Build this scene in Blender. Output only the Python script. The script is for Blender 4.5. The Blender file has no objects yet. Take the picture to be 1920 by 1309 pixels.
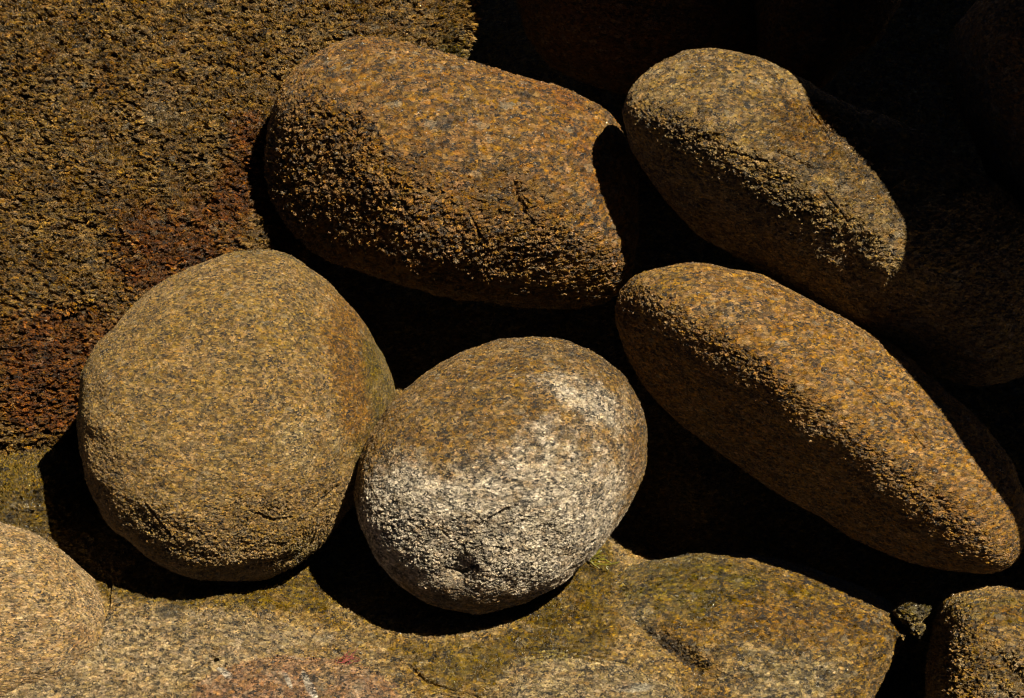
import bpy, math
import numpy as np
from mathutils import Matrix, Vector
import random

# ------------------------------------------------------------------ camera, world, sun
# "Stage" axes used for laying things out: X right, Y up the picture, Z towards the camera,
# millimetres, with the origin in the middle of the view. PITCH is how far the camera looks down.
PITCH = math.radians(55)
sp, cp = math.sin(PITCH), math.cos(PITCH)
RS = np.array([[1, 0, 0], [0, sp, -cp], [0, cp, sp]], float)      # stage -> world rotation
LIFT = 0.60                                                        # metres: stage origin above world zero
SUN = np.array([0.36, 0.50, 0.79]); SUN /= np.linalg.norm(SUN)
S = bpy.context.scene
S.render.engine = 'CYCLES'
S.cycles.feature_set = 'EXPERIMENTAL'
S.cycles.dicing_rate = 1.0
S.cycles.max_subdivisions = 9
S.cycles.offscreen_dicing_scale = 6
S.cycles.max_bounces = 6; S.cycles.diffuse_bounces = 1
S.cycles.use_denoising = True; S.render.filter_size = 1.15; S.cycles.filter_width = 1.15

def world(p):
    p = np.asarray(p, float) * 0.001
    w = p @ RS.T
    w[..., 2] += LIFT
    return w

cam = bpy.data.cameras.new('camera')
camo = bpy.data.objects.new('camera', cam); S.collection.objects.link(camo)
cam.sensor_width = 36; cam.lens = 36 * 5.0 / 1.92
cam.clip_start = 0.1; cam.clip_end = 200
camo.matrix_world = Matrix([list(RS[i]) + [world([0, 0, 5000])[i]] for i in range(3)] + [[0, 0, 0, 1]])
S.camera = camo

L = RS @ SUN
elev = math.asin(L[2]); azim = math.atan2(L[0], L[1])
W = bpy.data.worlds.new('World'); S.world = W; W.use_nodes = True
nt = W.node_tree; nt.nodes.clear()
sky = nt.nodes.new('ShaderNodeTexSky'); sky.sky_type = 'NISHITA'; sky.sun_disc = False
sky.sun_elevation = elev; sky.sun_rotation = azim; sky.air_density = 0.08; sky.dust_density = 0.0; sky.altitude = 2500
bg = nt.nodes.new('ShaderNodeBackground'); bg.inputs[1].default_value = 0.05
wo = nt.nodes.new('ShaderNodeOutputWorld')
nt.links.new(sky.outputs[0], bg.inputs[0]); nt.links.new(bg.outputs[0], wo.inputs[0])
sun = bpy.data.lights.new('sun', 'SUN'); sun.energy = 5.0; sun.angle = math.radians(0.5); sun.color = (1, 0.89, 0.69)
suno = bpy.data.objects.new('sun', sun); S.collection.objects.link(suno)
suno.rotation_euler = Vector(tuple(L)).to_track_quat('Z', 'Y').to_euler()
suno.location = (0, 0, 5)
S.view_settings.view_transform = 'Standard'; S.view_settings.look = 'None'
S.view_settings.exposure = 1.18; S.view_settings.gamma = 1.0

# ------------------------------------------------------------------ numpy helpers
def P(x, y):                    # photograph pixel -> stage millimetres
    return (x - 960.0, 654.5 - y)

_rng = np.random.RandomState(7)
_G = _rng.normal(size=(4096, 3)); _G /= np.linalg.norm(_G, axis=1)[:, None]
def gnoise(p, seed=0):
    p = p + seed * 17.31
    i = np.floor(p).astype(np.int64); f = p - i
    u = f * f * f * (f * (f * 6 - 15) + 10)
    out = 0
    for dx in (0, 1):
        for dy in (0, 1):
            for dz in (0, 1):
                h = ((i[:, 0] + dx) * 73856093 ^ (i[:, 1] + dy) * 19349663 ^ (i[:, 2] + dz) * 83492791) & 4095
                g = _G[h]
                d = f - np.array([dx, dy, dz])
                w = (u[:, 0] if dx else 1 - u[:, 0]) * (u[:, 1] if dy else 1 - u[:, 1]) * (u[:, 2] if dz else 1 - u[:, 2])
                out = out + w * (g * d).sum(1)
    return out * 1.6
def fbm(p, oct=3, seed=0):
    a, s = 1.0, 0
    for k in range(oct):
        s = s + a * gnoise(p * 2 ** k, seed + k); a *= 0.5
    return s

_cube = {}
def cube_sphere(n):
    if n in _cube: return _cube[n]
    t = np.tan(np.linspace(-math.pi / 4, math.pi / 4, n + 1))
    A, B = np.meshgrid(t, t, indexing='ij'); o = np.ones_like(A)
    vs, fs = [], []; base = 0
    for (c) in ((A, B, o), (B, A, -o), (o, A, B), (-o, B, A), (B, o, A), (A, -o, B)):
        vs.append(np.stack(c, -1).reshape(-1, 3))
        idx = base + np.arange((n + 1) ** 2).reshape(n + 1, n + 1)
        fs.append(np.stack([idx[:-1, :-1], idx[1:, :-1], idx[1:, 1:], idx[:-1, 1:]], -1).reshape(-1, 4))
        base += (n + 1) ** 2
    v = np.concatenate(vs); f = np.concatenate(fs)
    v /= np.linalg.norm(v, axis=1)[:, None]
    _, first, inv = np.unique(np.round(v, 5), axis=0, return_index=True, return_inverse=True)
    v = v[first]; f = inv.reshape(-1)[f]
    _cube[n] = (v, f); return v, f

def mesh_from(name, v, f, attrs=None):
    me = bpy.data.meshes.new(name)
    me.vertices.add(len(v)); me.vertices.foreach_set('co', np.ascontiguousarray(v, np.float32).ravel())
    k = f.shape[1]
    me.loops.add(f.size); me.loops.foreach_set('vertex_index', f.ravel().astype(np.int32))
    me.polygons.add(len(f)); me.polygons.foreach_set('loop_start', np.arange(0, f.size, k, dtype=np.int32))
    try: me.polygons.foreach_set('loop_total', np.full(len(f), k, np.int32))
    except Exception: pass
    me.update(calc_edges=True); me.validate()
    me.polygons.foreach_set('use_smooth', np.ones(len(me.polygons), bool))
    for nme, val in (attrs or {}).items():
        a = me.attributes.new(nme, 'FLOAT', 'POINT'); a.data.foreach_set('value', val.astype(np.float32))
    return me

def link(name, me, mat, loc=(0, 0, 0), label=None, cat=None, kind=None, group=None, parent=None, subdiv=True):
    o = bpy.data.objects.new(name, me); S.collection.objects.link(o); o.location = loc
    if mat: me.materials.append(mat)
    if label: o['label'] = label
    if cat: o['category'] = cat
    if kind: o['kind'] = kind
    if group: o['group'] = group
    if parent: o.parent = parent
    if subdiv:
        m = o.modifiers.new('detail', 'SUBSURF'); m.subdivision_type = 'CATMULL_CLARK'; m.levels = 0; m.render_levels = 1
        o.cycles.use_adaptive_subdivision = True
    return o

MASKS = ('pale', 'rust', 'moss', 'rough', 'dark', 'crack')
def blobs(x, y, lst):
    """soft masks of stains, given where they lie on the rock (px, py, rx, ry, strength[, angle])"""
    m = np.zeros_like(x)
    for b in lst:
        cx, cy = P(b[0], b[1]); a = math.radians(b[5] if len(b) > 5 else 0)
        dx, dy = x - cx, y - cy
        u = (dx * math.cos(a) + dy * math.sin(a)) / b[2]; w = (-dx * math.sin(a) + dy * math.cos(a)) / b[3]
        g = np.exp(-(u * u + w * w) ** 1.5 * 0.7) * b[4]
        m = m + g
    return np.clip(m, -1, 1.5)

def attrs_for(X, Y, marks):
    out = {k: blobs(X, Y, marks.get(k, [])) for k in MASKS if k != 'crack'}
    m = np.zeros_like(X)
    for line in marks.get('crack', []):
        w, pts = line[0], [P(*q) for q in line[1:]]
        for a, b in zip(pts[:-1], pts[1:]):
            a = np.array(a); b = np.array(b); d = b - a
            t = np.clip(((X - a[0]) * d[0] + (Y - a[1]) * d[1]) / (d @ d), 0, 1)
            dist = np.hypot(X - a[0] - t * d[0], Y - a[1] - t * d[1])
            m = np.maximum(m, np.exp(-(dist / w) ** 2))
    out['crack'] = m
    return out

def smooth_closed(r, s):
    n = len(r); k = np.fft.fftfreq(n) * n
    return np.real(np.fft.ifft(np.fft.fft(r) * np.exp(-0.5 * (k * s) ** 2)))

def rock(name, outline, z, front, back, mat, label, cat, p=2.15, shear=(0, 0), planes=(), dents=(), lump=0.02,
         lscale=2.2, n=80, marks={}, seed=1, centre=None, smooth=0.045, group=None, kind=None, tag=True):
    """A boulder: silhouette outline, rounded front and back, tilted by shear, flattened by soft planes."""
    pts = np.array([P(*q) for q in outline])
    c = np.array(P(*centre)) if centre else (pts.max(0) + pts.min(0)) / 2
    d = pts - c; ang = np.arctan2(d[:, 1], d[:, 0]); rad = np.hypot(d[:, 0], d[:, 1])
    # resample the closed outline finely, then as radius over angle
    closed = np.vstack([pts, pts[:1]]); seg = np.linspace(0, 1, 24, endpoint=False)
    fine = np.concatenate([closed[i] + (closed[i + 1] - closed[i]) * seg[:, None] for i in range(len(pts))]) - c
    fa = np.arctan2(fine[:, 1], fine[:, 0]); fr = np.hypot(fine[:, 0], fine[:, 1]); o = np.argsort(fa)
    th = np.linspace(-math.pi, math.pi, 720, endpoint=False)
    rr = smooth_closed(np.interp(th, fa[o], fr[o], period=2 * math.pi), smooth)
    v, f = cube_sphere(n)
    rho = np.hypot(v[:, 0], v[:, 1]); a = np.arctan2(v[:, 1], v[:, 0])
    R = np.interp(a, th, rr, period=2 * math.pi)
    t = (rho ** p + np.abs(v[:, 2]) ** p) ** (-1 / p)
    x = np.cos(a) * rho * t * R; y = np.sin(a) * rho * t * R
    h = v[:, 2] * t
    zz = np.where(h > 0, h * front, h * back)
    q = np.stack([x, y, zz], 1)
    size = rr.mean()
    q[:, 2] += shear[0] * x + shear[1] * y
    for (nx, ny, nz, off, soft) in planes:         # off, soft in mm from the centre
        nn = np.array([nx, ny, nz], float); nn /= np.linalg.norm(nn)
        dist = q @ nn - off
        over = soft * np.logaddexp(0, dist / soft)
        q = q - over[:, None] * nn * 0.96
    nrm = q / (np.linalg.norm(q, axis=1)[:, None] + 1e-6)
    q = q + nrm * (fbm(q / size * lscale, 3, seed) * lump * size + fbm(q / 55.0, 3, seed + 5) * 1.9)[:, None]
    for (px, py, rx, ry, dep, an) in dents:
        cx, cy = P(px, py); A = math.radians(an)
        dx, dy = q[:, 0] + c[0] - cx, q[:, 1] + c[1] - cy
        u = (dx * math.cos(A) + dy * math.sin(A)) / rx; w = (-dx * math.sin(A) + dy * math.cos(A)) / ry
        q[:, 2] -= dep * np.exp(-(u * u + w * w)) * (v[:, 2] > -0.2)
    X, Y = q[:, 0] + c[0], q[:, 1] + c[1]
    loc = world([c[0], c[1], z])
    w = (q * 0.001) @ RS.T
    return link(name, mesh_from(name, w, f, attrs_for(X, Y, marks)), mat, loc, label, cat, kind, group)

# ------------------------------------------------------------------ rock material
def new_mat(name):
    m = bpy.data.materials.new(name); m.use_nodes = True; m.node_tree.nodes.clear()
    m.displacement_method = 'BOTH'
    return m

ALB = 0.60
class N:
    def __init__(s, m): s.t = m.node_tree
    def n(s, k, **kw):
        nd = s.t.nodes.new('ShaderNode' + k)
        for a, b in kw.items(): setattr(nd, a, b)
        return nd
    def l(s, a, b): s.t.links.new(a, b)
    def val(s, nd, i, v):
        if hasattr(v, 'is_output') or isinstance(v, bpy.types.NodeSocket): s.l(v, nd.inputs[i])
        else: nd.inputs[i].default_value = v
    def math(s, op, a, b=0.0, c=None, clamp=False):
        nd = s.n('Math', operation=op, use_clamp=clamp); s.val(nd, 0, a); s.val(nd, 1, b)
        if c is not None: s.val(nd, 2, c)
        return nd.outputs[0]
    def noise(s, vec, scale, detail=2, rough=0.5, dist=0.0, col=False):
        nd = s.n('TexNoise'); s.val(nd, 'Vector', vec); s.val(nd, 'Scale', scale); s.val(nd, 'Detail', detail)
        s.val(nd, 'Roughness', rough); s.val(nd, 'Distortion', dist)
        return nd.outputs['Color' if col else 'Fac']
    def vor(s, vec, scale, feature='F1', rnd=1.0):
        nd = s.n('TexVoronoi', feature=feature); s.val(nd, 'Vector', vec); s.val(nd, 'Scale', scale); s.val(nd, 'Randomness', rnd)
        return nd
    def ramp(s, v, a, b, lo=0.0, hi=1.0, smooth=True):
        nd = s.n('MapRange', interpolation_type='SMOOTHSTEP' if smooth else 'LINEAR'); s.val(nd, 0, v)
        s.val(nd, 1, a); s.val(nd, 2, b); s.val(nd, 3, lo); s.val(nd, 4, hi)
        return nd.outputs[0]
    def mix(s, f, a, b, mode='MIX'):
        nd = s.n('Mix', data_type='RGBA', blend_type=mode); s.val(nd, 0, f)
        for i, c in ((6, a), (7, b)):
            if isinstance(c, bpy.types.NodeSocket): s.l(c, nd.inputs[i])
            else: nd.inputs[i].default_value = (*c, 1)
        return nd.outputs[2]
    def attr(s, name):
        nd = s.n('Attribute', attribute_type='GEOMETRY', attribute_name=name); return nd.outputs['Fac']

def rock_mat(name, base=(0.360, 0.228, 0.079), second=(0.280, 0.162, 0.043), grain=1.0, relief=1.0, crumble=0.12, speck=0.13, pits=1.0,
             pale=(.60, .54, .42), rust=(.22, .07, .015), moss=(.12, .10, .012), dark=(.05, .04, .03), rot=(0, 0, 0), stretch=1.6,
             rough=0.55, wet=0.0, contrast=1.35, seed=0.0, spark=1.0, blotch=0.35):
    grain = grain * 0.8
    m = new_mat(name); k = N(m)
    tc = k.n('TexCoord'); mp = k.n('Mapping'); k.l(tc.outputs['Object'], mp.inputs[0])
    mp.inputs['Location'].default_value = (seed * 3.1, seed * 1.7, seed * 2.3)
    co = mp.outputs[0]
    mr = k.n('Mapping'); k.l(co, mr.inputs[0]); mr.inputs['Rotation'].default_value = [math.radians(a) for a in rot]
    mr.inputs['Scale'].default_value = (1, stretch, stretch)
    # wobble the coordinates so that grains are ragged
    wob = k.n('VectorMath', operation='SCALE'); k.l(k.noise(mr.outputs[0], 160 / grain, 2, 0.6, col=True), wob.inputs[0]); wob.inputs['Scale'].default_value = 0.0045 * grain
    ad = k.n('VectorMath', operation='ADD'); k.l(mr.outputs[0], ad.inputs[0]); k.l(wob.outputs[0], ad.inputs[1])
    g = ad.outputs[0]
    A = {a: k.attr(a) for a in MASKS}
    nbig = k.noise(co, 9, 4, 0.6); nmid = k.noise(co, 38, 4, 0.62); nfine = k.noise(g, 230 / grain, 3, 0.7)
    def stain(a, amp=1.0, lo=0.30, hi=0.90):
        wv = k.math('ADD', k.math('MULTIPLY', k.math('SUBTRACT', k.math('ADD', nmid, k.math('MULTIPLY', nbig, 0.8)), 0.9), amp), k.math('MULTIPLY', k.math('SUBTRACT', nfine, 0.5), amp * 0.8))
        return k.ramp(k.math('ADD', A[a], wv), lo, hi)
    ms = {a: stain(a) for a in MASKS}
    # grains
    v1 = k.vor(g, 82 / grain); v2 = k.vor(g, 135 / grain); v3 = k.vor(g, 52 / grain)
    s1 = k.n('SeparateColor'); k.l(v1.outputs['Color'], s1.inputs[0])
    s2 = k.n('SeparateColor'); k.l(v2.outputs['Color'], s2.inputs[0])
    s3 = k.n('SeparateColor'); k.l(v3.outputs['Color'], s3.inputs[0])
    c = k.mix(k.ramp(nbig, 0.38, 0.62), base, second)
    c = k.mix(ms['pale'], c, pale)
    c = k.mix(k.math('MULTIPLY', ms['rust'], 0.85), c, rust)
    c = k.mix(k.math('MULTIPLY', ms['moss'], 0.85), c, moss)
    c = k.mix(k.math('MULTIPLY', ms['dark'], 0.8), c, dark)
    mot = k.noise(mr.outputs[0], 17, 5, 0.68, 0.6)
    c = k.mix(k.ramp(mot, 0.48, 0.66, 0, 0.55), c, k.mix(0.5, second, rust))
    c = k.mix(k.ramp(k.noise(co, 27, 4, 0.65), 0.52, 0.68, 0, 0.5), c, k.mix(0.35, base, pale))
    # brightness and hue variation grain by grain
    bright = k.math('ADD', k.math('MULTIPLY', s1.outputs[0], 0.70 * contrast), k.math('MULTIPLY', s2.outputs[0], 0.65 * contrast))
    bright = k.math('ADD', bright, k.math('MULTIPLY', s3.outputs[1], 0.28 * contrast))
    bright = k.math('ADD', bright, k.math('MULTIPLY', nfine, 0.9 * contrast))
    bright = k.math('ADD', bright, 1.0 - (0.815 + 0.45) * contrast)
    bright = k.math('ADD', bright, k.math('MULTIPLY', k.math('GREATER_THAN', s2.outputs[2], 0.88), 0.55))
    bright = k.math('MULTIPLY', bright, k.ramp(k.noise(mr.outputs[0], 44, 5, 0.72, 0.5), 0.36, 0.62, 1.0 - blotch, 1.0 + blotch * 0.55))
    hs = k.n('HueSaturation'); k.l(c, hs.inputs['Color']); k.l(k.math('MAXIMUM', bright, 0.12), hs.inputs['Value'])
    k.l(k.math('ADD', 0.488, k.math('MULTIPLY', s1.outputs[1], 0.016)), hs.inputs['Hue'])
    k.l(k.math('ADD', 0.98, k.math('MULTIPLY', s1.outputs[2], 0.30)), hs.inputs['Saturation'])
    c = hs.outputs[0]
    # black mica, in clusters
    clus = k.noise(co, 24, 2, 0.6)
    thr = k.math('MULTIPLY', k.ramp(clus, 0.38, 0.66, 0.15, 1.5), speck)
    bl = k.math('MULTIPLY', k.math('LESS_THAN', s2.outputs[1], thr), k.ramp(k.noise(g, 420 / grain, 2, 0.6), 0.36, 0.5))
    bl2 = k.math('MULTIPLY', k.math('LESS_THAN', s1.outputs[2], k.math('MULTIPLY', thr, 0.35)), k.ramp(k.noise(g, 300 / grain, 2, 0.6), 0.4, 0.52))
    c = k.mix(k.math('MULTIPLY', k.math('MAXIMUM', bl, bl2), 0.97), c, (.010, .010, .011))
    # white quartz / feldspar crystals
    wh = k.math('GREATER_THAN', s3.outputs[2], 0.975)
    c = k.mix(k.math('MULTIPLY', wh, 0.35), c, (.5, .42, .28))
    v4 = k.vor(g, 420 / grain); s4 = k.n('SeparateColor'); k.l(v4.outputs['Color'], s4.inputs[0])
    sparkle = k.math('GREATER_THAN', s4.outputs[0], 1 - 0.004 * spark)
    c = k.mix(k.math('MULTIPLY', sparkle, 0.8), c, (.75, .72, .66))
    sm = k.vor(g, 82 / grain, 'DISTANCE_TO_EDGE')
    seam = k.math('MULTIPLY', k.ramp(sm.outputs['Distance'], 0.02, 0.13, 1.0, 0.0), k.ramp(k.noise(co, 85 / grain, 3, 0.7), 0.42, 0.58))
    c = k.mix(k.math('MULTIPLY', seam, 0.6), c, (.026, .015, .005))
    c = k.mix(1.0, c, (ALB, ALB, ALB), 'MULTIPLY')
    b = k.n('BsdfPrincipled'); k.l(c, b.inputs['Base Color'])
    rr = k.math('ADD', k.math('MULTIPLY', sparkle, -0.3), k.math('ADD', rough, k.math('MULTIPLY', nfine, 0.2)))
    rr = k.math('SUBTRACT', rr, k.math('MULTIPLY', k.math('GREATER_THAN', s2.outputs[1], 0.80), 0.27))
    wetm = k.math('MULTIPLY', k.math('ADD', k.math('MULTIPLY', ms['moss'], 0.35), wet), k.ramp(nmid, 0.42, 0.6), clamp=True)
    rr = k.math('SUBTRACT', rr, k.math('MULTIPLY', wetm, 0.42), clamp=True)
    k.l(rr, b.inputs['Roughness']); b.inputs['Specular IOR Level'].default_value = 0.5
    k.l(k.math('MULTIPLY', wetm, 0.6), b.inputs['Coat Weight']); b.inputs['Coat Roughness'].default_value = 0.12
    out = k.n('OutputMaterial'); k.l(b.outputs[0], out.inputs[0])
    # relief, in metres
    rm = k.math('ADD', k.math('MULTIPLY', ms['rough'], 1.0), crumble)
    def facet(v, amt):          # every crystal breaks along its own tilted plane
        o = k.n('VectorMath', operation='SUBTRACT'); k.l(g, o.inputs[0]); k.l(v.outputs['Position'], o.inputs[1])
        d = k.n('VectorMath', operation='SUBTRACT'); k.l(v.outputs['Color'], d.inputs[0]); d.inputs[1].default_value = (.5, .5, .5)
        p = k.n('VectorMath', operation='DOT_PRODUCT'); k.l(o.outputs[0], p.inputs[0]); k.l(d.outputs[0], p.inputs[1])
        return k.math('MULTIPLY', p.outputs['Value'], amt)
    fac = k.math('ADD', facet(v1, k.math('ADD', 0.55, k.math('MULTIPLY', rm, 0.35))), facet(v3, k.math('ADD', 0.14, k.math('MULTIPLY', rm, 0.30))))
    ckm = k.ramp(k.math('ADD', A['crack'], k.math('MULTIPLY', k.math('SUBTRACT', nmid, 0.5), 1.0)), 0.35, 0.8)
    fac = k.math('ADD', fac, k.math('MULTIPLY', ckm, -0.009))
    e1 = k.math('MULTIPLY', v1.outputs['Distance'], -0.5)
    grains = k.math('MULTIPLY', k.math('ADD', e1, k.math('MULTIPLY', s1.outputs[0], 0.9)), 0.0022 * grain)
    e3 = k.math('ADD', k.math('MULTIPLY', v3.outputs['Distance'], -0.4), k.math('MULTIPLY', s3.outputs[0], 1.0))
    chunks = k.math('MULTIPLY', k.math('MULTIPLY', e3, 0.0026 * grain), rm)
    pit = k.math('MULTIPLY', k.ramp(k.noise(g, 48 / grain, 3, 0.6, 0.4), 0.46, 0.30), k.math('MULTIPLY', k.math('ADD', k.math('MULTIPLY', rm, 0.0034), 0.0018), -pits))
    mid = k.math('MULTIPLY', k.math('SUBTRACT', nmid, 0.5), 0.010)
    mid = k.math('MULTIPLY', mid, k.math('ADD', k.math('MULTIPLY', rm, 0.5), 0.6))
    fine = k.math('ADD', k.math('MULTIPLY', k.math('SUBTRACT', nfine, 0.5), 0.0070), k.math('MULTIPLY', k.noise(co, 520, 2, 0.6), 0.0022))
    gg = k.math('MULTIPLY', grains, k.math('ADD', k.math('MULTIPLY', rm, 0.9), 0.45))
    ce = k.vor(g, 70 / grain, 'DISTANCE_TO_EDGE')
    crk = k.math('MULTIPLY', k.ramp(ce.outputs['Distance'], 0.0, 0.10, 1.0, 0.0), k.ramp(k.noise(co, 60 / grain, 3, 0.7), 0.44, 0.60))
    crk = k.math('MULTIPLY', crk, k.math('MULTIPLY', k.math('ADD', 0.35, rm), -0.0042 * grain))
    n5 = k.noise(mr.outputs[0], 130 / grain, 4, 0.75, 0.3)
    rid = k.math('ABSOLUTE', k.math('SUBTRACT', n5, 0.5))
    rid = k.math('MULTIPLY', k.ramp(rid, 0.0, 0.05, -1.0, 0.0), k.math('MULTIPLY', k.math('ADD', 0.6, rm), 0.0014 * grain))
    fine = k.math('ADD', fine, k.math('ADD', crk, rid))
    fine = k.math('ADD', fine, k.math('MULTIPLY', k.math('SUBTRACT', n5, 0.5), k.math('MULTIPLY', k.math('ADD', 1.0, rm), 0.0058 * grain)))
    h = k.math('ADD', k.math('ADD', fac, k.math('ADD', gg, chunks)), k.math('ADD', pit, k.math('ADD', mid, fine)))
    ds = k.n('Displacement'); k.l(k.math('MULTIPLY', h, relief), ds.inputs['Height']); ds.inputs['Midlevel'].default_value = 0.0
    ds.inputs['Scale'].default_value = 1.0
    k.l(ds.outputs[0], out.inputs['Displacement'])
    return m

# ------------------------------------------------------------------ boulders
G_MAIN = 'rounded boulders piled in the light'
M_left = rock_mat('granite_tan', base=(0.370, 0.250, 0.105), second=(0.33, 0.225, 0.085), grain=0.72, relief=0.75, speck=0.12, pale=(.44, .35, .19), rot=(10, 20, 60), seed=1,
                  moss=(.15, .115, .012), rust=(.24, .12, .02))
rock('tan_boulder', [(150,780),(163,700),(195,640),(250,580),(310,535),(370,500),(430,478),(500,470),(545,478),(590,510),(640,560),(680,610),(715,660),(738,720),(732,780),(705,850),(672,920),(645,965),(612,1010),(560,1055),(500,1082),(430,1092),(360,1085),(300,1062),(250,1020),(205,980),(170,910),(152,840)],
     0, 270, 280, M_left, 'large smooth tan egg-shaped boulder on the left, against the rough brown rock face', 'boulder', p=2.2, shear=(-0.05, 0.10), n=90, lump=0.025, seed=3,
     dents=[(525, 960, 40, 26, 10, 10), (640, 930, 22, 40, 12, -20)],
     marks={'rough': [(560, 960, 160, 70, 1.0, 10), (350, 1000, 170, 60, .7, -25), (620, 1010, 90, 60, .8), (180, 850, 40, 120, .4)],
            'rust': [(665, 660, 46, 130, 1.0, 15), (690, 780, 40, 60, .7), (600,1000,90,50,.4)],
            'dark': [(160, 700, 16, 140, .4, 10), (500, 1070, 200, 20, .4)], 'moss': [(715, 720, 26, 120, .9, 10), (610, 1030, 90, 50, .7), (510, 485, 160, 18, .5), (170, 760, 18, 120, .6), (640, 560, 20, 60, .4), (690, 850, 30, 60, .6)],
            'crack': [(5, (500, 950), (530, 965), (560, 960)), (4, (600, 945), (640, 905)), (3, (300, 930), (350, 1000))], 'pale': [(600, 800, 60, 70, .45), (450, 860, 180, 80, .35), (560, 610, 40, 30, .3)]}, group=None)

M_white = rock_mat('granite_pale', base=(0.310, 0.199, 0.072), second=(0.260, 0.162, 0.054), grain=0.95, relief=0.74, speck=0.19, pale=(.68, .60, .47), rot=(0, 30, 30), seed=2, rust=(.22, .12, .04),
                   dark=(.07, .05, .03), spark=1.5)
rock('pale_boulder', [(668,920),(680,860),(700,810),(735,755),(790,710),(860,665),(930,640),(1000,633),(1060,642),(1120,665),(1165,700),(1195,750),(1210,810),(1205,870),(1185,930),(1150,985),(1110,1035),(1050,1090),(980,1125),(900,1145),(830,1135),(760,1100),(710,1050),(680,990)],
     60, 250, 260, M_white, 'whitish egg-shaped boulder with a brown top, resting right of the smooth tan one', 'boulder', p=2.1, shear=(0.0, 0.08), n=90, lump=0.015, seed=5,
     dents=[(866, 1045, 26, 30, 34, 0), (940, 950, 34, 7, 9, 35), (1000, 985, 40, 30, 10, 0), (840, 985, 60, 30, 8, 10)],
     marks={'pale': [(880, 1000, 250, 110, .85, 5), (1090, 950, 90, 160, .5, -30), (920, 870, 190, 70, .45, 12), (1085, 735, 100, 34, .75, -25), (1010, 790, 50, 30, .25), (740, 930, 50, 100, .5)],
            'rough': [(900, 1010, 150, 60, .85, -8), (760, 950, 50, 90, .35), (1000, 960, 100, 50, .5)],
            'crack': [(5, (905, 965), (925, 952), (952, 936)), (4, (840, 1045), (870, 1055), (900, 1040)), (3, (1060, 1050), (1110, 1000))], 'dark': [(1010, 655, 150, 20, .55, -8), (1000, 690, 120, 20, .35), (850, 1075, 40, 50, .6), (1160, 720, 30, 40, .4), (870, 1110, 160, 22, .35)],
            'rust': [(900, 700, 180, 30, .4, 18), (1180, 830, 20, 120, .6), (960, 905, 30, 20, .4)]})

M_mid = rock_mat('granite_brown', base=(0.310, 0.180, 0.061), second=(0.250, 0.142, 0.043), grain=1.3, relief=0.78, speck=0.15, pale=(.42, .32, .18), rot=(0, 10, -20), seed=3, rust=(.26, .11, .02))
rock('brown_boulder', [(468,300),(480,215),(508,150),(550,100),(606,66),(665,52),(732,56),(802,74),(880,100),(960,122),(1050,148),(1112,174),(1158,206),(1188,255),(1200,340),(1205,430),(1190,520),(1150,572),(1080,584),(978,578),(861,560),(760,535),(669,505),(590,482),(545,455),(500,415),(474,360)],
     -190, 240, 240, M_mid, 'broad brown boulder at the top centre with a deeply pitted left flank', 'boulder', p=2.35, shear=(0.02, 0.0), n=100, lump=0.018, seed=9,
     planes=[(-.64, -.44, .63, 226, 34), (.10, -.80, .55, 232, 22)],
     dents=[(610, 300, 70, 60, 10, 0), (880, 260, 60, 90, 8, 0), (975, 380, 12, 40, 10, 10)],
     marks={'rough': [(620, 300, 110, 120, 1.0), (700, 400, 200, 90, .8, -20), (950, 430, 180, 90, .7), (560, 380, 80, 100, .8), (900, 350, 120, 80, .6)],
            'dark': [(830, 235, 22, 14, .9), (985, 180, 16, 14, .9), (815, 275, 14, 18, .8), (640, 140, 30, 10, .6)], 'crack': [(5, (965, 345), (972, 375), (985, 402)), (3, (850, 320), (900, 345), (960, 340)), (3, (880, 400), (900, 440))], 'rust': [(1100, 300, 40, 140, .6, 20), (1000, 150, 180, 22, .6, -22), (650, 85, 120, 18, .5)],
            'pale': [(880, 230, 40, 50, .4), (700, 190, 120, 50, .3), (1080, 320, 40, 40, .4)], 'moss': [(500, 300, 14, 120, .5)]})

M_ur = rock_mat('granite_grey_tan', base=(0.310, 0.214, 0.086), second=(0.260, 0.171, 0.065), grain=1.1, relief=0.80, speck=0.16, pale=(.42, .34, .21), rot=(0, 0, -35), seed=4, rust=(.26, .14, .03), wet=.15)
rock('crusted_boulder', [(1164,205),(1190,165),(1240,125),(1300,100),(1345,95),(1400,105),(1460,130),(1520,168),(1600,200),(1700,240),(1800,290),(1880,350),(1960,430),(2010,530),(1990,640),(1930,710),(1850,730),(1750,705),(1640,660),(1560,610),(1500,570),(1420,510),(1330,455),(1262,400),(1210,335),(1175,270)],
     0, 230, 260, M_ur, 'long grey-tan boulder at the upper right, half in shadow, with a crusted yellow scar', 'boulder', p=2.3, shear=(-0.10, 0.12), n=100, lump=0.03, seed=11,
     planes=[(-.42, -.74, .53, 146, 34), (.30, .50, .81, 205, 30)],
     dents=[(1500, 235, 55, 26, 22, -50), (1420, 340, 60, 14, 8, -30), (1560, 300, 40, 12, 10, -30)],
     marks={'rough': [(1500, 300, 90, 110, 1.1, -40), (1600, 400, 120, 80, .8, -40), (1400, 330, 160, 50, .5, -30), (1280, 250, 60, 60, .5)],
            'crack': [(4, (1440, 300), (1500, 330), (1560, 330)), (3, (1500, 210), (1530, 260), (1545, 320)), (3, (1520, 370), (1560, 420)), (3, (1350, 300), (1420, 320))], 'dark': [(1500, 330, 30, 14, .7, -30)], 'rust': [(1490, 250, 60, 70, .9, -45), (1580, 350, 110, 40, .6, -45), (1430, 125, 90, 16, .5, -15)],
            'pale': [(1340, 230, 70, 60, .2), (1480, 340, 60, 50, .4)]})

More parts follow.
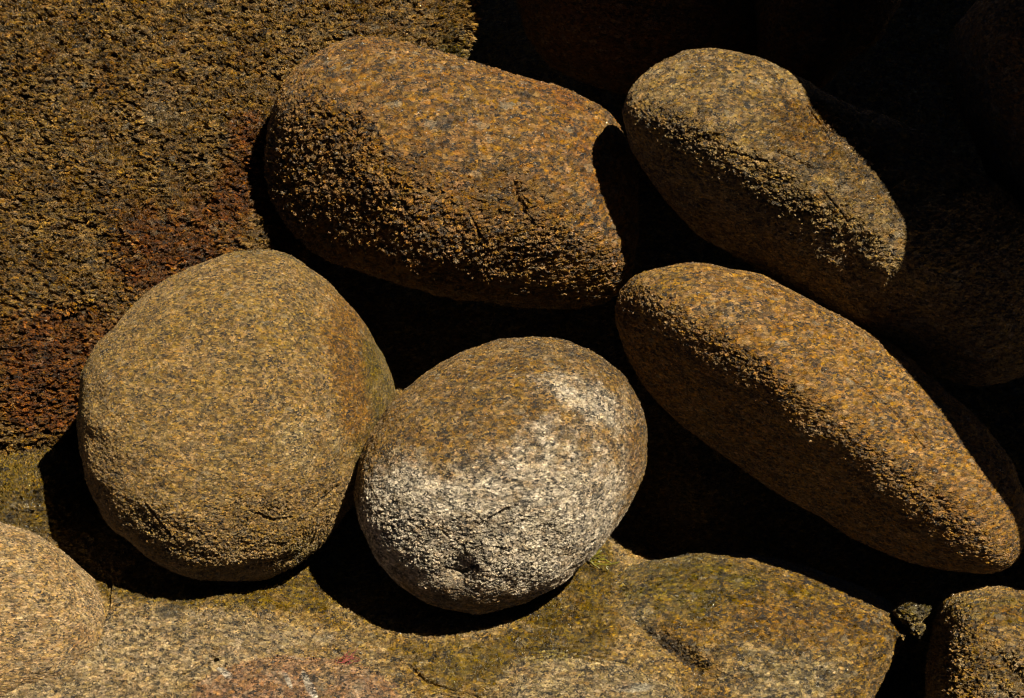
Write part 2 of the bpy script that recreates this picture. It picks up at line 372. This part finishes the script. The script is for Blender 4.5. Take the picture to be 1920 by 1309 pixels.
M_rl = rock_mat('granite_warm', base=(0.350, 0.209, 0.072), second=(0.300, 0.171, 0.054), grain=1.15, relief=0.66, speck=0.16, pale=(.44, .33, .2), rot=(0, 0, -38), seed=5, rust=(.25, .15, .025), stretch=1.9)
rock('oblong_boulder', [(1122,650),(1134,590),(1160,545),(1220,515),(1297,499),(1402,515),(1503,561),(1604,616),(1680,662),(1755,727),(1831,793),(1884,862),(1912,945),(1912,1030),(1870,1084),(1780,1096),(1690,1086),(1620,1068),(1510,1018),(1380,950),(1280,890),(1192,830),(1140,745)],
     60, 210, 230, M_rl, 'long oblong warm brown boulder slanting down to the right, below the crusted one', 'boulder', p=2.3, shear=(-0.04, 0.05), n=100, lump=0.022, seed=14,
     planes=[(-.54, -.70, .50, 84, 70), (.35, .42, .84, 195, 30)],
     dents=[(1620, 720, 14, 10, 10, 0)],
     marks={'rough': [(1340, 640, 120, 30, .4, -35), (1500, 770, 200, 30, .4, -35), (1740, 930, 150, 60, .6, -35), (1200, 580, 50, 50, .5)], 'crack': [(2.5, (1560, 700), (1640, 760), (1700, 830))],
            'rust': [(1230, 530, 70, 50, .7), (1620, 715, 40, 20, .5), (1850, 950, 40, 60, .4)],
            'pale': [(1330, 580, 90, 40, .45, -20), (1510, 800, 30, 10, .8), (1650, 800, 120, 40, .2, -35)]})

M_big = rock_mat('granite_coarse', base=(0.42, 0.275, 0.10), second=(0.30, 0.18, 0.050), grain=1.45, relief=1.85, crumble=1.0, blotch=0.5, speck=0.15, pits=1.3, pale=(.55, .44, .26), rot=(0, 0, 55), seed=6,
                 rust=(.26, .085, .012), contrast=1.45, stretch=2.0)
rock('rock_face', [(900,-150),(872,0),(838,92),(790,200),(640,330),(560,430),(500,560),(380,700),(220,830),(130,870),(60,892),(0,925),(-150,960),(-350,900),(-450,500),(-430,100),(-300,-250),(100,-400),(500,-380),(800,-300)],
     -430, 120, 260, M_big, 'huge coarse brown rock face filling the upper left corner, with rusty patches', 'boulder', p=2.9, shear=(0.12, -0.08), n=110, lump=0.03, lscale=4.5, seed=17,
     dents=[(90, 585, 46, 12, 14, 25), (150, 850, 120, 16, 14, 15)],
     marks={'crack': [(4, (60, 600), (95, 580), (130, 560)), (4, (0, 240), (60, 245), (140, 230))], 'rust': [(230, 470, 100, 90, .8), (100, 640, 150, 70, .85), (20, 700, 90, 120, .6), (300, 380, 100, 70, .4), (60, 760, 110, 50, .7), (440, 300, 60, 70, .7), (430, 210, 50, 40, .6), (390, 450, 70, 120, .65), (330, 560, 70, 60, .6), (180, 150, 60, 30, .4), (120, 300, 60, 50, .35)],
            'pale': [(300, 150, 130, 60, .35), (240, 220, 80, 60, .3), (130, 420, 90, 60, .3)],
            'moss': [(500, 30, 300, 60, .3), (130, 760, 30, 80, .4), (20, 900, 120, 30, .8), (840, 60, 30, 60, .7)],
            'dark': [(90, 590, 40, 12, .8, 25), (60, 860, 160, 25, .6, 8), (60, 120, 90, 80, .5), (20, 330, 60, 40, .45), (160, 40, 60, 40, .4), (620, 40, 160, 30, .45), (360, 60, 60, 40, .3), (760, 90, 80, 40, .4)]})

# dark boulders at the back, in shade
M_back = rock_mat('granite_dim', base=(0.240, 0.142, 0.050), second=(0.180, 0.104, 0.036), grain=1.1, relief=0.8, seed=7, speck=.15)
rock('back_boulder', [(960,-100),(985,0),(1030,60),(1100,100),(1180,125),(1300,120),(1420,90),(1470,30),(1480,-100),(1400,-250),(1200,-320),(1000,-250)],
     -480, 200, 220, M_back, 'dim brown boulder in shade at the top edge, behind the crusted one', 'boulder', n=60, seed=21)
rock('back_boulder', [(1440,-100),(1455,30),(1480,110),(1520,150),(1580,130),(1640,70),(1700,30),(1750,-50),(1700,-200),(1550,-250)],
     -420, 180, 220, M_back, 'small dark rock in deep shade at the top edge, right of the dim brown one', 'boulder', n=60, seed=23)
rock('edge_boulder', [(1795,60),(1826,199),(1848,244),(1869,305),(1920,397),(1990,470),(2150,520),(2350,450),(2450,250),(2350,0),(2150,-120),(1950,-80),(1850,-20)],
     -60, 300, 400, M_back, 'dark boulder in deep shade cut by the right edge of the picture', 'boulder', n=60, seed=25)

# the shade comes from a much bigger boulder up the pile, beyond the upper right of the picture
H = 620.0
edge = [(980,-330),(1110,-230),(1270,-130),(1390,-20),(1440,100),(1442,225),(1470,325),(1540,415),(1590,530),(1600,700),(1650,800),(1690,880),(1738,970),(1850,1060),(2050,1130)]
outer = [(2700,1100),(3100,600),(3200,-100),(2900,-800),(2300,-1200),(1600,-1200),(1150,-800)]
sx, sy = SUN[0] / SUN[2] * H, SUN[1] / SUN[2] * H
rock('overhanging_boulder', [(a + sx, b - sy) for a, b in edge + outer], H, 260, 260, M_back,
     'giant boulder beyond the upper right of the picture, shading the pile', 'boulder', n=70, seed=31, p=2.0, lump=0.012, smooth=0.02)

# bottom rocks
M_moss = rock_mat('granite_mossy', base=(0.310, 0.199, 0.065), second=(0.250, 0.152, 0.036), grain=1.0, relief=0.9, speck=0.2, pale=(.38, .30, .16), rot=(0, 0, 35), seed=8, wet=.45,
                  moss=(.13, .105, .008), rust=(.22, .12, .02), spark=1.0, contrast=1.5, blotch=0.6)
rock('mossy_rock', [(1118,1155),(1132,1105),(1190,1082),(1250,1068),(1330,1058),(1420,1056),(1520,1075),(1620,1112),(1700,1155),(1716,1200),(1690,1250),(1660,1320),(1600,1400),(1450,1450),(1300,1400),(1200,1300),(1160,1240),(1130,1190)],
     -170, 190, 250, M_moss, 'wet mossy olive-brown rock at the bottom right, below the oblong boulder', 'rock', p=2.7, n=90, seed=33, lump=0.03, shear=(0, -.15),
     dents=[(1290, 1240, 70, 24, 16, -35), (1180, 1130, 24, 60, 10, 20)],
     marks={'moss': [(1250, 1110, 150, 60, .8, -8), (1450, 1100, 160, 30, .5, -15)], 'pale': [(1195, 1150, 40, 40, .9), (1270, 1140, 20, 40, .6, 50), (1450, 1240, 150, 60, .7), (1480, 1290, 120, 40, .6)],
            'dark': [(1260, 1215, 70, 22, .8, -35), (1135, 1140, 14, 50, .6)], 'rust': [(1560, 1180, 130, 50, .7), (1380, 1150, 140, 50, .6)], 'rough': [(1280, 1230, 100, 40, .7, -30)]})
rock('corner_rock', [(1742,1280),(1756,1180),(1775,1125),(1800,1110),(1860,1102),(1920,1112),(2010,1150),(2080,1250),(2080,1380),(1980,1480),(1820,1470),(1748,1380)],
     60, 170, 260, rock_mat('granite_ochre', base=(0.400, 0.266, 0.094), second=(0.330, 0.209, 0.065), grain=1.1, relief=1.1, speck=.18, rot=(0, 0, -40), seed=9, wet=.2, pale=(.5, .4, .24), moss=(.2, .14, .02)),
     'blocky ochre rock with a split scar in the lower right corner', 'rock', p=3.0, n=80, seed=35, lump=0.03,
     dents=[(1860, 1230, 50, 10, 14, -48), (1840, 1265, 20, 10, 12, -45)],
     marks={'rough': [(1860, 1250, 90, 70, 1.0), (1770, 1230, 30, 80, .7)], 'pale': [(1880, 1200, 60, 60, .5), (1850, 1290, 70, 30, .6)], 'moss': [(1830, 1130, 100, 26, .8)], 'dark': [(1800, 1240, 30, 30, .35)]})
M_peb = rock_mat('cobble_mossy', base=(0.250, 0.180, 0.050), second=(0.160, 0.114, 0.029), grain=1.1, relief=1.3, crumble=.6, seed=10, wet=.4, moss=(.10, .09, .01))
rock('cobble', [(1692,1160),(1700,1140),(1722,1130),(1745,1134),(1757,1142),(1752,1162),(1730,1172),(1708,1172)], -75, 34, 34, M_peb,
     'small crumbly mossy cobble wedged in the gap left of the ochre corner rock', 'stone', n=30, seed=41, lump=.06, p=2.6, marks={'moss': [(1720, 1150, 40, 20, .6)]})
rock('cobble', [(1714,1180),(1724,1172),(1736,1176),(1738,1186),(1728,1195),(1718,1190)], -20, 18, 20, M_peb,
     'tiny lit stone just below the mossy cobble in the gap', 'stone', n=20, seed=43, lump=.06, p=2.4)
M_lc = rock_mat('granite_yellow', base=(0.54, 0.40, 0.22), second=(0.47, 0.33, 0.16), grain=0.85, relief=0.6, speck=.14, rot=(0, 0, -30), seed=11, pale=(.6, .53, .38), stretch=2.2)
rock('corner_bulge', [(0,981),(60,1000),(120,1040),(172,1088),(200,1140),(205,1200),(150,1260),(60,1300),(-60,1320),(-200,1250),(-250,1120),(-200,1000),(-100,965)],
     30, 130, 260, M_lc, 'smooth yellowish dome of rock in the lower left corner', 'rock', n=80, seed=45, p=2.3, lump=.015, marks={'pale': [(10, 1088, 22, 7, 1.3, 25), (8, 1045, 5, 9, 1.2)]})
M_red = rock_mat('granite_reddish', base=(0.50, 0.36, 0.20), second=(0.42, 0.26, 0.14), grain=0.95, relief=1.0, crumble=.2, speck=.15, seed=12, rust=(.34, .21, .12), pale=(.80, .74, .62))
rock('reddish_rock', [(335,1300),(362,1252),(430,1227),(520,1218),(620,1226),(710,1240),(775,1275),(800,1330),(760,1420),(600,1460),(430,1430),(350,1360)],
     60, 90, 240, M_red, 'low pinkish-red hump of rock with white streaks at the bottom edge, left of centre', 'rock', n=80, seed=47, p=2.6, lump=.015,
     marks={'rust': [(480, 1270, 110, 50, .5), (640, 1290, 90, 40, .3)], 'pale': [(592, 1272, 6, 26, 1.5, 30), (432, 1246, 18, 6, 1.2, -30), (552, 1260, 4, 14, 1.2, 30)]})
M_dome = rock_mat('granite_pale_dome', base=(0.52, 0.41, 0.23), second=(0.44, 0.33, 0.16), grain=0.95, relief=1.1, crumble=.25, speck=.17, seed=13, pale=(.55, .50, .38), moss=(.22, .19, .05))
rock('pale_hump', [(862,1310),(885,1262),(945,1222),(1030,1208),(1110,1225),(1190,1248),(1260,1280),(1290,1330),(1200,1430),(1050,1450),(920,1400)],
     50, 90, 240, M_dome, 'low pale greyish hump of rock at the bottom edge, right of centre', 'rock', n=80, seed=49, p=2.6, lump=.015,
     marks={'moss': [(1000, 1218, 110, 16, .7)], 'pale': [(1180, 1275, 40, 8, 1.1)]})

# ------------------------------------------------------------------ bedrock sheet and pool
# control points: px, py, height towards the camera (mm) -- flat ground far away
def flat(y): return (-0.42 * 1000 - cp * y) / sp + 0.0      # world height 0.18
CTL = [(-100,930,-110),(0,930,-100),(60,900,-130),(110,960,-130),(60,980,-90),(200,950,-260),(200,1090,-40),(300,1115,0),(430,1118,20),(300,1040,-150),(450,1040,-180),
       (585,1070,-110),(600,1000,-220),(520,1100,-40),(700,1165,20),(880,1197,90),(800,1100,-80),(950,1190,80),(900,1080,-140),(1020,1150,30),(1085,1078,-80),(1080,1000,-220),(1100,1180,60),
       (200,1200,80),(330,1180,90),(420,1180,95),(300,1290,130),(500,1200,90),(60,1300,130),(650,1215,85),(820,1250,110),(850,1300,110),(900,1240,110),(1150,1250,85),(1230,1270,80),(1000,1250,110),
       (1500,1100,-300),(1200,980,-420),(1260,1000,-420),(1170,1015,-380),(1130,960,-400),(1140,1060,-190),(1190,1040,-350),(1500,1200,-230),(1730,1180,-170),(1720,1290,-230),(1900,1100,-250),(1700,1080,-300),(1300,950,-340),(1300,700,-420),(900,600,-480),(700,620,-480),(1600,900,-400),
       (500,400,-700),(900,300,-800),(1000,50,-760),(1500,100,-800),(1800,200,-760),(300,1400,180),(700,1400,170),(1100,1400,160),(1500,1400,-100),(1900,1400,-60),(200,700,-600),(0,750,-640),(0,820,-520),(100,820,-520),(-150,750,-700),(-150,850,-500),(150,840,-430),(-200,600,-760),(0,600,-760),(200,600,-760),
       (2050,700,-500),(2100,1000,-330)]
cx = np.array([P(a, b) for a, b, _ in CTL]); cz = np.array([c for *_, c in CTL]) - flat(cx[:, 1])
def rbf(d): return np.exp(-(d / 150.0) ** 1.4)
Kmat = rbf(np.linalg.norm(cx[:, None] - cx[None], axis=2)) + np.eye(len(cx)) * 0.02
wgt = np.linalg.solve(Kmat, cz)
def axis(lo, hi, a, b, step, grow=1.12):
    c = list(np.arange(a, b + 1, step)); s = step; x = b
    while x < hi: s *= grow; x += s; c.append(x)
    s = step; x = a; pre = []
    while x > lo: s *= grow; x -= s; pre.append(x)
    return np.array(pre[::-1] + c)
gx = axis(-40000, 40000, -1000, 1000, 5); gy = axis(-40000, 40000, -730, -150, 5)
GX, GY = np.meshgrid(gx, gy, indexing='ij'); gp = np.stack([GX.ravel(), GY.ravel()], 1)
gz = flat(gp[:, 1])
for i in range(len(cx)):
    gz = gz + wgt[i] * rbf(np.linalg.norm(gp - cx[i], axis=1))
def ground_at(px, py):
    q = np.array(P(px, py)); 
    return flat(q[1]) + float((wgt * rbf(np.linalg.norm(cx - q, axis=1))).sum())
n3 = np.stack([gp[:, 0], gp[:, 1], gz], 1)
gz = gz + fbm(n3 / 120.0, 4, 61) * 9 + fbm(n3 / 38.0, 3, 67) * 2.5
v = world(np.stack([gp[:, 0], gp[:, 1], gz], 1))
nx_, ny_ = len(gx), len(gy); idx = np.arange(nx_ * ny_).reshape(nx_, ny_)
f = np.stack([idx[:-1, :-1], idx[1:, :-1], idx[1:, 1:], idx[:-1, 1:]], -1).reshape(-1, 4)
marksB = {'crack': [(6, (455, 1118), (480, 1140), (500, 1170)), (5, (770, 1235), (800, 1262), (860, 1285), (890, 1262), (930, 1220)), (6, (200, 1090), (205, 1140), (190, 1190), (120, 1240)), (6, (1130, 1090), (1128, 1150), (1160, 1200), (1230, 1240)), (4, (960, 1190), (980, 1205), (1080, 1215), (1180, 1240)), (4, (340, 1290), (350, 1255), (420, 1225)), (3, (60, 1000), (150, 1050))], 'moss': [(50, 930, 140, 80, 1.5), (40, 900, 120, 50, 1.0), (250, 1105, 160, 18, .8), (400, 1125, 120, 16, .8), (560, 1100, 90, 40, .9), (650, 1150, 120, 30, .5, -25), (900, 1215, 170, 30, .7), (1060, 1150, 110, 100, 1.0), (880, 1270, 90, 40, .8), (1090, 1050, 60, 50, 1.2)],
          'pale': [(330, 1180, 170, 60, .9), (220, 1260, 180, 70, .9), (500, 1190, 110, 36, .7), (60, 1300, 140, 40, .7), (700, 1200, 120, 20, .4), (850, 1290, 60, 20, .5), (1010, 1260, 90, 30, .5), (1300, 1290, 80, 30, .4)],
          'rust': [(600, 1130, 90, 40, .5), (800, 1220, 120, 30, .5), (460, 1118, 20, 8, .9), (1120, 1190, 80, 20, .5)],
          'dark': [(325, 1142, 26, 12, 1.1, 10), (1110, 1210, 80, 12, .4)], 'rough': [(50, 930, 130, 80, 1.3), (1060, 1150, 100, 100, .6), (560, 1150, 60, 30, .3)]}
M_bed = rock_mat('bedrock', base=(0.52, 0.375, 0.17), second=(0.45, 0.30, 0.105), grain=1.05, relief=1.3, crumble=.2, speck=.13, seed=14, rot=(0, 0, 20), pale=(.58, .45, .26), moss=(.20, .135, .012), rust=(.27, .15, .04), wet=.15,
                 dark=(.07, .065, .05), spark=1.5)
link('bedrock_ground', mesh_from('bedrock_ground', v, f, attrs_for(gp[:, 0], gp[:, 1], marksB)), M_bed, kind='structure')

def water():
    m = new_mat('pool_water'); k = N(m); m.displacement_method = 'BUMP'
    b = k.n('BsdfPrincipled'); b.inputs['Base Color'].default_value = (.012, .014, .014, 1); b.inputs['Roughness'].default_value = .04
    tc = k.n('TexCoord'); bp = k.n('Bump'); bp.inputs['Strength'].default_value = .35; bp.inputs['Distance'].default_value = .01
    k.l(k.noise(tc.outputs['Object'], 14, 3, .6), bp.inputs['Height']); k.l(bp.outputs[0], b.inputs['Normal'])
    out = k.n('OutputMaterial'); k.l(b.outputs[0], out.inputs[0])
    n = 40; t = np.linspace(-1, 1, n); X, Y = np.meshgrid(t, t, indexing='ij')
    v = np.stack([0.1 + X.ravel() * 1.6, 0.55 + Y.ravel() * 0.9, X.ravel() * 0], 1)
    idx = np.arange(n * n).reshape(n, n)
    f = np.stack([idx[:-1, :-1], idx[1:, :-1], idx[1:, 1:], idx[:-1, 1:]], -1).reshape(-1, 4)
    link('water', mesh_from('water', v, f), m, (0, 0, 0.03), kind='structure', subdiv=False)
water()

# ------------------------------------------------------------------ seaweed
def weed_mat(name, col, rough=.45):
    m = new_mat(name); k = N(m); m.displacement_method = 'BUMP'
    b = k.n('BsdfPrincipled'); b.inputs['Roughness'].default_value = rough
    tc = k.n('TexCoord'); n1 = k.noise(tc.outputs['Object'], 150, 3, .6)
    k.l(k.mix(k.ramp(n1, .35, .65), col, tuple(c * .5 for c in col)), b.inputs['Base Color'])
    out = k.n('OutputMaterial'); k.l(b.outputs[0], out.inputs[0]); return m

def tube(path, r0, r1, sides=6, flatten=1.0):
    path = np.array(path, float); n = len(path); t = np.gradient(path, axis=0); t /= np.linalg.norm(t, axis=1)[:, None] + 1e-9
    up = np.array([.3, .2, .93]); a = np.cross(t, up); a /= np.linalg.norm(a, axis=1)[:, None] + 1e-9; b = np.cross(t, a)
    r = np.linspace(r0, r1, n); an = np.linspace(0, 2 * math.pi, sides, endpoint=False)
    v = path[:, None] + (a[:, None] * np.cos(an)[None, :, None] + b[:, None] * np.sin(an)[None, :, None] * flatten) * r[:, None, None]
    idx = np.arange(n * sides).reshape(n, sides); nx = np.roll(idx, -1, 1)
    f = np.stack([idx[:-1], nx[:-1], nx[1:], idx[1:]], -1).reshape(-1, 4)
    return v.reshape(-1, 3), f

def join(parts):
    vs, fs, k = [], [], 0
    for v, f in parts: vs.append(v); fs.append(f + k); k += len(v)
    return np.concatenate(vs), np.concatenate(fs)

def tuft(name, px, py, lift, blades, seed, size, spread, mat, label, thick, lean, flatten=1.0, branch=3, col=None):
    rnd = random.Random(seed); z0 = ground_at(px, py) + lift; c = np.array([*P(px, py), z0]); parts = []
    for i in range(blades):
        an = lean + rnd.gauss(0, spread); Lh = size * rnd.uniform(.45, 1.1); st = np.array([rnd.gauss(0, size * .25), rnd.gauss(0, size * .10), 0])
        d = np.array([math.cos(an), math.sin(an), rnd.uniform(.1, .5)]); cur = np.array([rnd.gauss(0, .5), rnd.gauss(0, .5), rnd.uniform(-.4, .2)])
        pts = [st + d * Lh * s + cur * Lh * s * s * .5 + np.array([rnd.gauss(0, .02), rnd.gauss(0, .02), 0]) * Lh for s in np.linspace(0, 1, 7)]
        parts.append(tube(pts, thick, thick * .5, flatten=flatten))
        for b in range(branch):
            s = rnd.uniform(.25, .9); p0 = st + d * Lh * s + cur * Lh * s * s * .5; ab = an + rnd.choice((-1, 1)) * rnd.uniform(.4, 1.0)
            db = np.array([math.cos(ab), math.sin(ab), rnd.uniform(-.1, .4)]) * Lh * rnd.uniform(.15, .35)
            parts.append(tube([p0, p0 + db * .5 + rnd.gauss(0, .6), p0 + db], thick * .7, thick * .35, flatten=flatten))
    v, f = join(parts)
    return mesh_from(name, (v * .001) @ RS.T, f), world(c)

me, loc = tuft('red_seaweed', 648, 1232, 5, 14, 3, 27, .35, None, '', 0.8, math.radians(40))
link('red_seaweed', me, weed_mat('weed_red', (.24, .06, .05)), loc, 'small pinkish-red branching seaweed tuft lying on the rock above the reddish hump', 'seaweed', subdiv=False)
me, loc = tuft('green_seaweed', 1108, 1058, 26, 22, 5, 38, 1.0, None, '', 2.2, math.radians(60), flatten=.35, branch=2)
link('green_seaweed', me, weed_mat('weed_green', (.13, .115, .015), .3), loc, 'olive and yellow seaweed strands in the cleft between the whitish boulder and the mossy rock', 'seaweed', subdiv=False)
